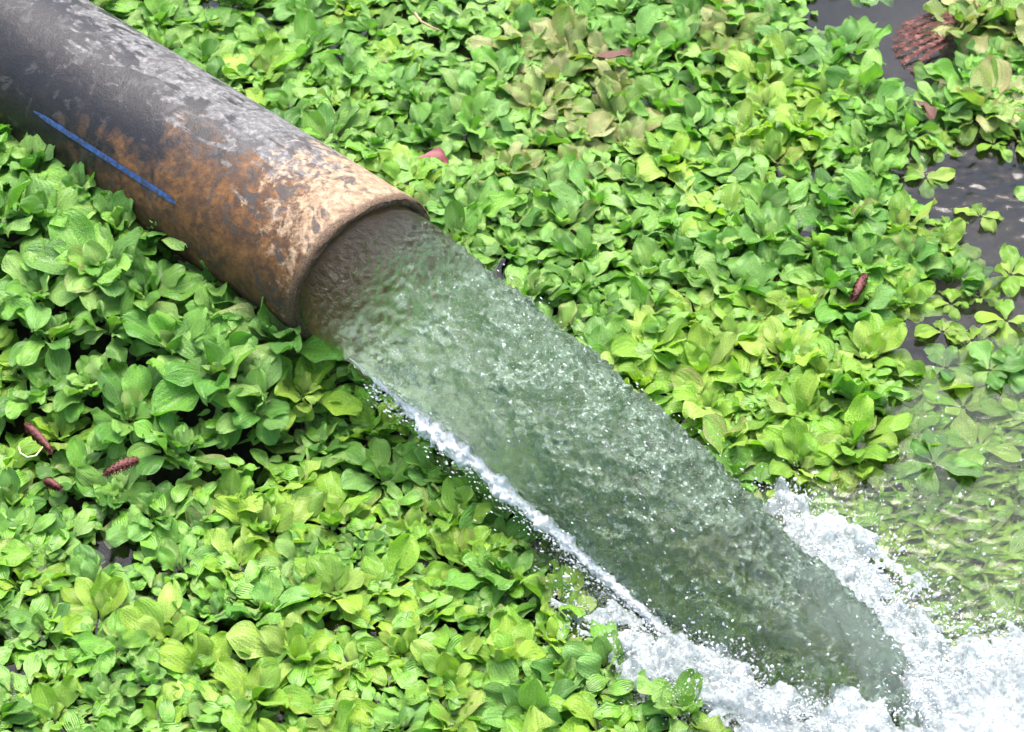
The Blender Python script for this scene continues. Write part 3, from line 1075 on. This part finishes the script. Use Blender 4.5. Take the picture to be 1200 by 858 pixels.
for (x, y), a, b, c, h, o_ in zip(pts, sn, sf, sc_, sh, so):
    u, v = project((x, y, ZP))
    inframe = -45 < u < 1245 and -35 < v < 915
    rel = np.array([x, y]) - MOUTH[:2]
    al_, pe = rel @ axd, abs(rel @ np.array([-axd[1], axd[0]]))
    if inframe:
        if math.hypot(u - 1085, v - 48) < 62: continue
        if u > 930 and v < 420 and (0.008 if v < 110 else -0.002) > max(b, c): continue
        if max(a, b, c) > -0.012: pass
        elif h > 0 and al_ > 0.0: pass
        else: continue
        size, tall, kind, zz_ = pr_.uniform(0.74, 1.16), 1.0, 'green', 0.0
        # how the beds differ
        if c > -0.012:
            lab, grp = 'broad pale green floating plant in the clump beyond the red frond', 'plants beyond the red frond'
            size *= 1.15; kind = pr_.choice(['green', 'green', 'pale'])
        elif b > -0.012:
            q = math.hypot(u - 660, (v - 120) * 1.3)
            if q < 120 and pr_.random() < 0.5 or (v < 60 and 480 < u < 900 and pr_.random() < 0.22):
                kind = 'pale'; lab, grp = 'withering pale floating plant with brown blotched leaves behind the pipe', 'withering plants behind the pipe'
            elif v > 330 and u > 760:
                kind = pr_.choice(['yellow', 'yellow', 'green']); lab, grp = 'bright floating plant at the edge of the churning green water', 'plants edging the churning water'
                size *= 1.1
            elif u > 940:
                kind = pr_.choice(['green', 'yellow', 'green']); lab, grp = 'green floating plant bordering the dark open water', 'plants bordering the dark water'
            else:
                lab, grp = 'glossy green floating plant in the dense bed behind the pipe and jet', 'plants behind the pipe and jet'
                if pr_.random() < 0.2: kind = 'yellow'
        elif a > -0.012:
            du = (v - 420) - (u - 400) * 0.87
            if al_ < 0.12 and pe >= 0.10:        # the mat is pushed up into a low ridge along the pipe
                zz_ = ridge(al_, pe)
            if al_ < 0.05 and pe < 0.42:
                lab, grp = 'deep green floating plant leaning against the blue striped side of the pipe', 'plants along the striped side of the pipe'
                side_ = rel @ np.array([-axd[1], axd[0]])
                if pe < 0.10: tall, size = 0.6, size * 0.95
                elif pe < 0.30: tall, size = 1.35, size * 1.22
                elif pe < 0.42: tall, size = 1.2, size * 1.1
                else: tall, size = 1.15, size * 1.12
            elif u > 230 and v > 540:
                kind = pr_.choice(['yellow', 'yellow', 'green']); lab, grp = 'yellow-green floating plant in the bed beside the foaming jet', 'plants beside the foaming jet'
                size *= 0.97
            else:
                lab, grp = 'small bright green floating plant in the bed with the fallen catkins', 'plants around the fallen catkins'
                kind = pr_.choice(['green', 'green', 'yellow']); size *= 0.9
        else:
            lab, grp = 'shaded green floating plant growing underneath the jet', 'plants underneath the jet'
            tall = 0.8
        look = 'large ' if size > 1.12 else 'small ' if size < 0.93 else 'mid-sized '
        tone = {'green': 'clear green', 'yellow': 'yellow-green', 'pale': 'withering brown-blotched'}[kind]
        lab, grp = look + tone + ' floating plant ' + WHERE[grp], look + tone + ' ' + grp
        PLANTS.append(add_plant(x, y, size, kind, pr_, lab, 'water plant', grp, tall=tall, z=zz_))
        count[grp] = count.get(grp, 0) + 1
    elif o_ < 0 and bank_z(np.array([[x, y]]))[0] < -0.02:
        if u > 1030 and v < 330 and pr_.random() < 0.5: continue
        outer.append((x, y))
print('PLANTS', count, sum(count.values()), 'OUTER', len(outer))

# small flat plants adrift in the dark water on the right
for u, v, sz in [(1108, 150, .9), (1150, 250, .8), (1110, 262, .7), (1185, 318, 1.0), (1150, 345, .9), (1115, 352, .8), (1180, 372, 1.0), (1140, 395, .9), (1190, 425, 1.0), (1095, 305, .9),
                 (1100, 168, .8), (1085, 205, .8), (1165, 165, .8), (1195, 160, 1.0), (1120, 10, .7), (1105, 385, 1.0), (1160, 430, 1.0)]:
    g = ground(u, v, 0.01)
    add_plant(g[0], g[1], sz, pr_.choice(['yellow', 'green', 'yellow']), pr_, 'small flat floating plant adrift in the dark rippled water', 'water plant', 'small plants adrift in dark water', flat=True)

# half-sunk plants where the bed gives way to the running water
for u, v, sz in [(905, 548, 1.1), (950, 528, 1.1), (1000, 505, 1.1), (1045, 482, 1.0), (1085, 455, 1.1), (1110, 425, 1.0), (960, 560, 1.0), (1020, 535, 1.1), (1075, 500, 1.0),
                 (1130, 470, 1.1), (1175, 455, 1.0), (925, 575, .9), (1095, 540, 1.0), (1150, 515, 1.0)]:
    g = ground(u, v, 0.0)
    p = add_plant(g[0], g[1], sz * 1.25, pr_.choice(['yellow', 'yellow', 'green']), pr_, 'half-sunk yellow-green plant washed over by the running water', 'water plant', 'half-sunk plants in the running water', flat=True, z=-0.012 - 0.02 * pr_.random())

nsg_ = near_g.mean(0) - MOUTH[:2]
NEAR_SIGN = 1.0 if nsg_ @ np.array([-axd[1], axd[0]]) > 0 else -1.0
# young leaves crowding low between the plants
VV, UU, FF, off, HUE = [], [], [], 0, []
up = np.column_stack([rng.uniform(-1.5, 1.6, 26000), rng.uniform(-1.4, 1.6, 26000)])
ok_ = (np.maximum(sdist_poly(up, near_g), np.maximum(sdist_poly(up, far_g), sdist_poly(up, clump_g))) > 0.02) | ((sdist_poly(up, hid_g) > 0.0) & (sdist_poly(up, gpoly(OPEN_PX)) < 0))
up = up[ok_]
pu_ = np.array([project((x, y, 0.02)) for x, y in up])
up = up[(pu_[:, 0] > -60) & (pu_[:, 0] < 1260) & (pu_[:, 1] > -60) & (pu_[:, 1] < 930)][:4300]
for x, y in up:
    ln = pr_.uniform(0.025, 0.06)
    rl = np.array([x, y]) - MOUTH[:2]
    sd_ = rl @ np.array([-axd[1], axd[0]])
    rz_ = ridge(rl @ axd, abs(sd_)) * pr_.uniform(0.3, 0.8) if (sd_ * NEAR_SIGN > 0.09 and rl @ axd < 0.12) else 0.0
    m = np.array(Matrix.Translation((x, y, rz_ + pr_.uniform(-0.002, 0.012))) @ Matrix.Rotation(pr_.uniform(0, 6.28), 4, 'Z') @ Matrix.Rotation(R(pr_.uniform(2, 38)), 4, 'X') @ Matrix.Rotation(pr_.uniform(-.4, .4), 4, 'Y') @ Matrix.Diagonal((ln, ln, ln, 1)))
    lv = pr_.choice(LOWV)
    VV.append(lv @ m[:3, :3].T + m[:3, 3]); UU.append(LOWUV); FF.append(LOWF + off); off += len(lv)
me = mesh_from('young_leaves', np.concatenate(VV), np.concatenate(FF)); add_uv(me, np.concatenate(UU))
o = obj('young_leaves', me, M_LEAF)
o.color = (0.115, 0.28, 0.022, 1)
tag(o, 'mass of small young leaves crowded low between the floating plants', 'leaves', kind='stuff')
print('UNDER', len(up))

# loose leaves carried under the surface
VV, UU, FF, off = [], [], [], 0
wpoly = gpoly(WEED_PX, -0.03)
lo, hi = wpoly.min(0), wpoly.max(0)
while len(VV) < 900:
    x, y = pr_.uniform(lo[0], hi[0]), pr_.uniform(lo[1], hi[1])
    if sdist_poly(np.array([[x, y]]), wpoly)[0] < 0: continue
    ln = pr_.uniform(0.03, 0.075)
    m = np.array(Matrix.Translation((x, y, pr_.uniform(-0.09, -0.02))) @ Matrix.Rotation(pr_.gauss(-1.1, 0.7), 4, 'Z') @ Matrix.Rotation(pr_.uniform(-0.1, 0.25), 4, 'X') @ Matrix.Diagonal((ln, ln, ln * 0.35, 1)))
    lv = pr_.choice(LOWV)
    q = lv @ m[:3, :3].T + m[:3, 3]
    q[:, 2] = np.minimum(q[:, 2], -0.008)
    VV.append(q); UU.append(LOWUV); FF.append(LOWF + off); off += len(lv)
me = mesh_from('sunken_leaves', np.concatenate(VV), np.concatenate(FF)); add_uv(me, np.concatenate(UU))
o = obj('sunken_leaves', me, M_LEAF)
o.color = (0.115, 0.255, 0.008, 1)
tag(o, 'loose yellow-green leaves drifting under the running water', 'leaves', kind='stuff')

# the same beds carried on around the picture, as one mass
VV, UU, FF, off = [], [], [], 0
for x, y in outer:
    pm = Matrix.Translation((x, y, 0)) @ Matrix.Rotation(pr_.uniform(0, 6.28), 4, 'Z')
    for az, pit, ln, r0 in leaf_spec(pr_, pr_.uniform(0.85, 1.15), False, 1.0):
        m = np.array(pm @ leaf_matrix(az, pit, ln, r0, pr_, False))
        lv = pr_.choice(LOWV)
        VV.append(lv @ m[:3, :3].T + m[:3, 3]); UU.append(LOWUV); FF.append(LOWF + off); off += len(lv)
me = mesh_from('outlying_plants', np.concatenate(VV), np.concatenate(FF)); add_uv(me, np.concatenate(UU))
o = obj('outlying_plants', me, M_LEAF)
o.color = (0.12, 0.28, 0.03, 1)
tag(o, 'green floating plants spreading on around the pond', 'water plants', kind='stuff')


# ------------------------------------------------------------------ litter on the plants
def add_catkin(u1, v1, u2, v2, z, rad, label, stem=None):
    a, b = ground(u1, v1, z), ground(u2, v2, z)
    L = np.linalg.norm(b - a)
    root = bpy.data.objects.new('fallen_catkin', None)
    COL.objects.link(root)
    root.location = a
    tag(root, label, 'catkin', 'fallen catkins')
    t, n_, b_ = frame_from(b - a)
    ns = 26
    V = []
    for i in range(ns):
        f = i / (ns - 1)
        r = rad * (math.sin(math.pi * min(1, f * 0.93 + 0.07)) ** 0.45) * (1 - 0.25 * f)
        c = t * (L * f) + n_ * (0.004 * math.sin(f * 3.1))
        for k in range(14):
            an = k / 14 * 2 * math.pi
            rr = r * 0.8 * (1 + 0.3 * math.sin(an * 5 + f * 60) * math.sin(f * 52 - an * 2))
            V.append(c + rr * (math.cos(an) * n_ + math.sin(an) * b_))
    obj('body', mesh_from('catkin_body', V, grid_faces(ns, 14, True)), M_CATKIN, root)
    # bracts standing off the axis
    V, F = [], []
    rr_ = random.Random(int(u1))
    for k in range(110):
        f = 0.03 + 0.94 * k / 110
        an = k * 2.399
        r = rad * (math.sin(math.pi * min(1, f * 0.93 + 0.07)) ** 0.45) * (1 - 0.25 * f)
        d = math.cos(an) * n_ + math.sin(an) * b_
        e = -math.sin(an) * n_ + math.cos(an) * b_
        c = t * (L * f) + d * r * 0.72
        q = len(V)
        s_ = rad * rr_.uniform(0.4, 0.75)
        V += [c - e * s_ * .6, c + e * s_ * .6, c + d * s_ * 0.9 + t * s_ * .9, c + d * s_ * .5 + t * s_ * .2 + e * s_ * .3]
        F += [(q, q + 1, q + 3, q + 2)]
    obj('bracts', mesh_from('catkin_bracts', V, F, False), M_CATKIN, root)
    if stem:
        pts_ = [np.array(ground(uu, vv, z)) - a for uu, vv in stem]
        fine_ = []
        for i in range(len(pts_) - 1):
            for k in range(4): fine_.append(pts_[i] + (pts_[i + 1] - pts_[i]) * k / 4)
        fine_.append(pts_[-1])
        v_, f_ = tube(fine_, [0.0014] * len(fine_), 6)
        obj('stem', mesh_from('catkin_stem', v_, f_), M_PALESTEM, root)


add_catkin(30, 497, 62, 530, 0.088, 0.0085, 'dark red-brown catkin with a pale curled stem lying on the leaves',
           [(50, 524), (42, 534), (32, 536), (24, 531), (22, 524)])
add_catkin(162, 538, 122, 556, 0.088, 0.0095, 'plump red-brown catkin resting alone across pale green leaves')
add_catkin(52, 563, 72, 573, 0.070, 0.0075, 'short red-brown catkin half sunk between the leaves')
add_catkin(1014, 322, 1000, 352, 0.050, 0.010, 'dull red catkin at the edge of the bed by the rippled water')


def add_loose_leaf(u, v, z, ln, az, pit, mat, label, name='fallen_leaf'):
    g = ground(u, v, z)
    me = leaf_mesh('fallen_leaf', 9, 7, random.Random(int(u + v)))
    me.materials.clear(); me.materials.append(mat)
    o = obj(name, me)
    o.matrix_world = Matrix.Translation(g) @ Matrix.Rotation(az, 4, 'Z') @ Matrix.Rotation(pit, 4, 'X') @ Matrix.Diagonal((ln * 0.8, ln, ln, 1))
    tag(o, label, 'leaf')


add_loose_leaf(490, 186, 0.085, 0.066, R(-80), R(20), M_PINK, 'reddish pink leaf lying in the green bed behind the pipe')
add_loose_leaf(695, 66, 0.07, 0.075, R(-95), R(15), M_BROWNLEAF, 'dark brown curled dead leaf among the withering plants')
add_loose_leaf(1072, 118, 0.03, 0.06, R(-150), R(10), M_BROWNLEAF, 'brown dead leaf beside the dark water below the red frond')


def add_twig(px, z, r, mat, label):
    P_ = [np.array(ground(u, v, zz)) for (u, v), zz in zip(px, z)]
    fine_ = []
    for i in range(len(P_) - 1):
        for k in range(5): fine_.append(P_[i] + (P_[i + 1] - P_[i]) * k / 5)
    fine_.append(P_[-1])
    fine_ = np.array(fine_)
    fine_ += 0.002 * np.column_stack([fbm(fine_ * 30 + k * 7, 2) for k in range(3)])
    o0 = fine_[0].copy()
    v_, f_ = tube(fine_ - o0, np.linspace(r, r * 0.5, len(fine_)), 7)
    o = obj('dry_twig', mesh_from('dry_twig', v_, f_), mat)
    o.location = o0
    tag(o, label, 'twig')


add_twig([(486, 15), (494, 26), (507, 33), (516, 36)], [.09, .092, .09, .085], 0.003, M_TWIG, 'pale bent dry twig in the leaves behind the pipe')
add_twig([(-6, 372), (8, 362), (24, 352)], [.085, .09, .09], 0.003, M_BROWNLEAF, 'dark thin twig poking out of the bed near the catkins')

# dried red frond at the dark water in the far corner
fr = bpy.data.objects.new('dried_red_frond', None)
COL.objects.link(fr)
g0 = ground(1128, 22, 0.004)
fr.location = g0
tag(fr, 'dried reddish brown feathery frond floating at the dark water', 'frond')
rr_ = random.Random(4)
for k in range(7):
    f = k / 6
    a = np.array(ground(1126 - 2 * k, 14 + 34 * f, 0.010 + 0.005 * (k % 3))) - g0
    b = np.array(ground(1058 - 16 * math.sin(f * 2.6) + 3 * k * f, 30 + 54 * f, 0.003)) - g0
    V, F = [], []
    mid = (a + b) / 2 + np.array([0, 0.012, 0.006])
    nseg = 34
    line = [(1 - s) ** 2 * a + 2 * s * (1 - s) * mid + s * s * b for s in np.linspace(0, 1, nseg)]
    v_, f_ = tube(line, [0.0018] * nseg, 5)
    st = obj('branchlet', mesh_from('frond_branchlet', v_, f_), M_FROND, fr)
    for i in range(1, nseg - 1):
        t_, n_, b_ = frame_from(line[i + 1] - line[i - 1])
        for sg in (-1, 1):
            d = b_ * sg + t_ * 0.7 + n_ * rr_.uniform(-0.1, 0.8)
            ln = 0.0075 * rr_.uniform(0.6, 1.3)
            q = len(V)
            V += [line[i], line[i] + d * ln * .5 + t_ * 0.0022, line[i] + d * ln, line[i] + d * ln * .5 - t_ * 0.0022 + n_ * .001]
            F += [(q, q + 1, q + 2, q + 3)]
    obj('leaflets', mesh_from('frond_leaflets', V, F, False), M_FROND, st)

# plants that a landmark singles out
LAND_MARKS = [((145, 547), 'green floating plant directly under the plump red-brown catkin'), ((46, 514), 'green floating plant under the catkin with a curled stem'),
              ((513, 190), 'green floating plant holding the reddish pink leaf'), ((715, 72), 'floating plant holding the dark brown curled dead leaf'),
              ((500, 28), 'floating plant under the pale bent dry twig'), ((345, 420), 'shaded green floating plant right below the lip of the pipe mouth'),
              ((545, 262), 'green floating plant touching the far side of the pipe mouth'), ((1008, 340), 'floating plant beside the dull red catkin by the water')]
taken = set()
for (u, v), lab in LAND_MARKS:
    best = min((p for p in PLANTS if p.name not in taken), key=lambda p: math.dist(project((p.location[0], p.location[1], ZP)), (u, v)))
    taken.add(best.name)
    best['label'] = lab
    best['group'] = 'plants marked out by something beside them'
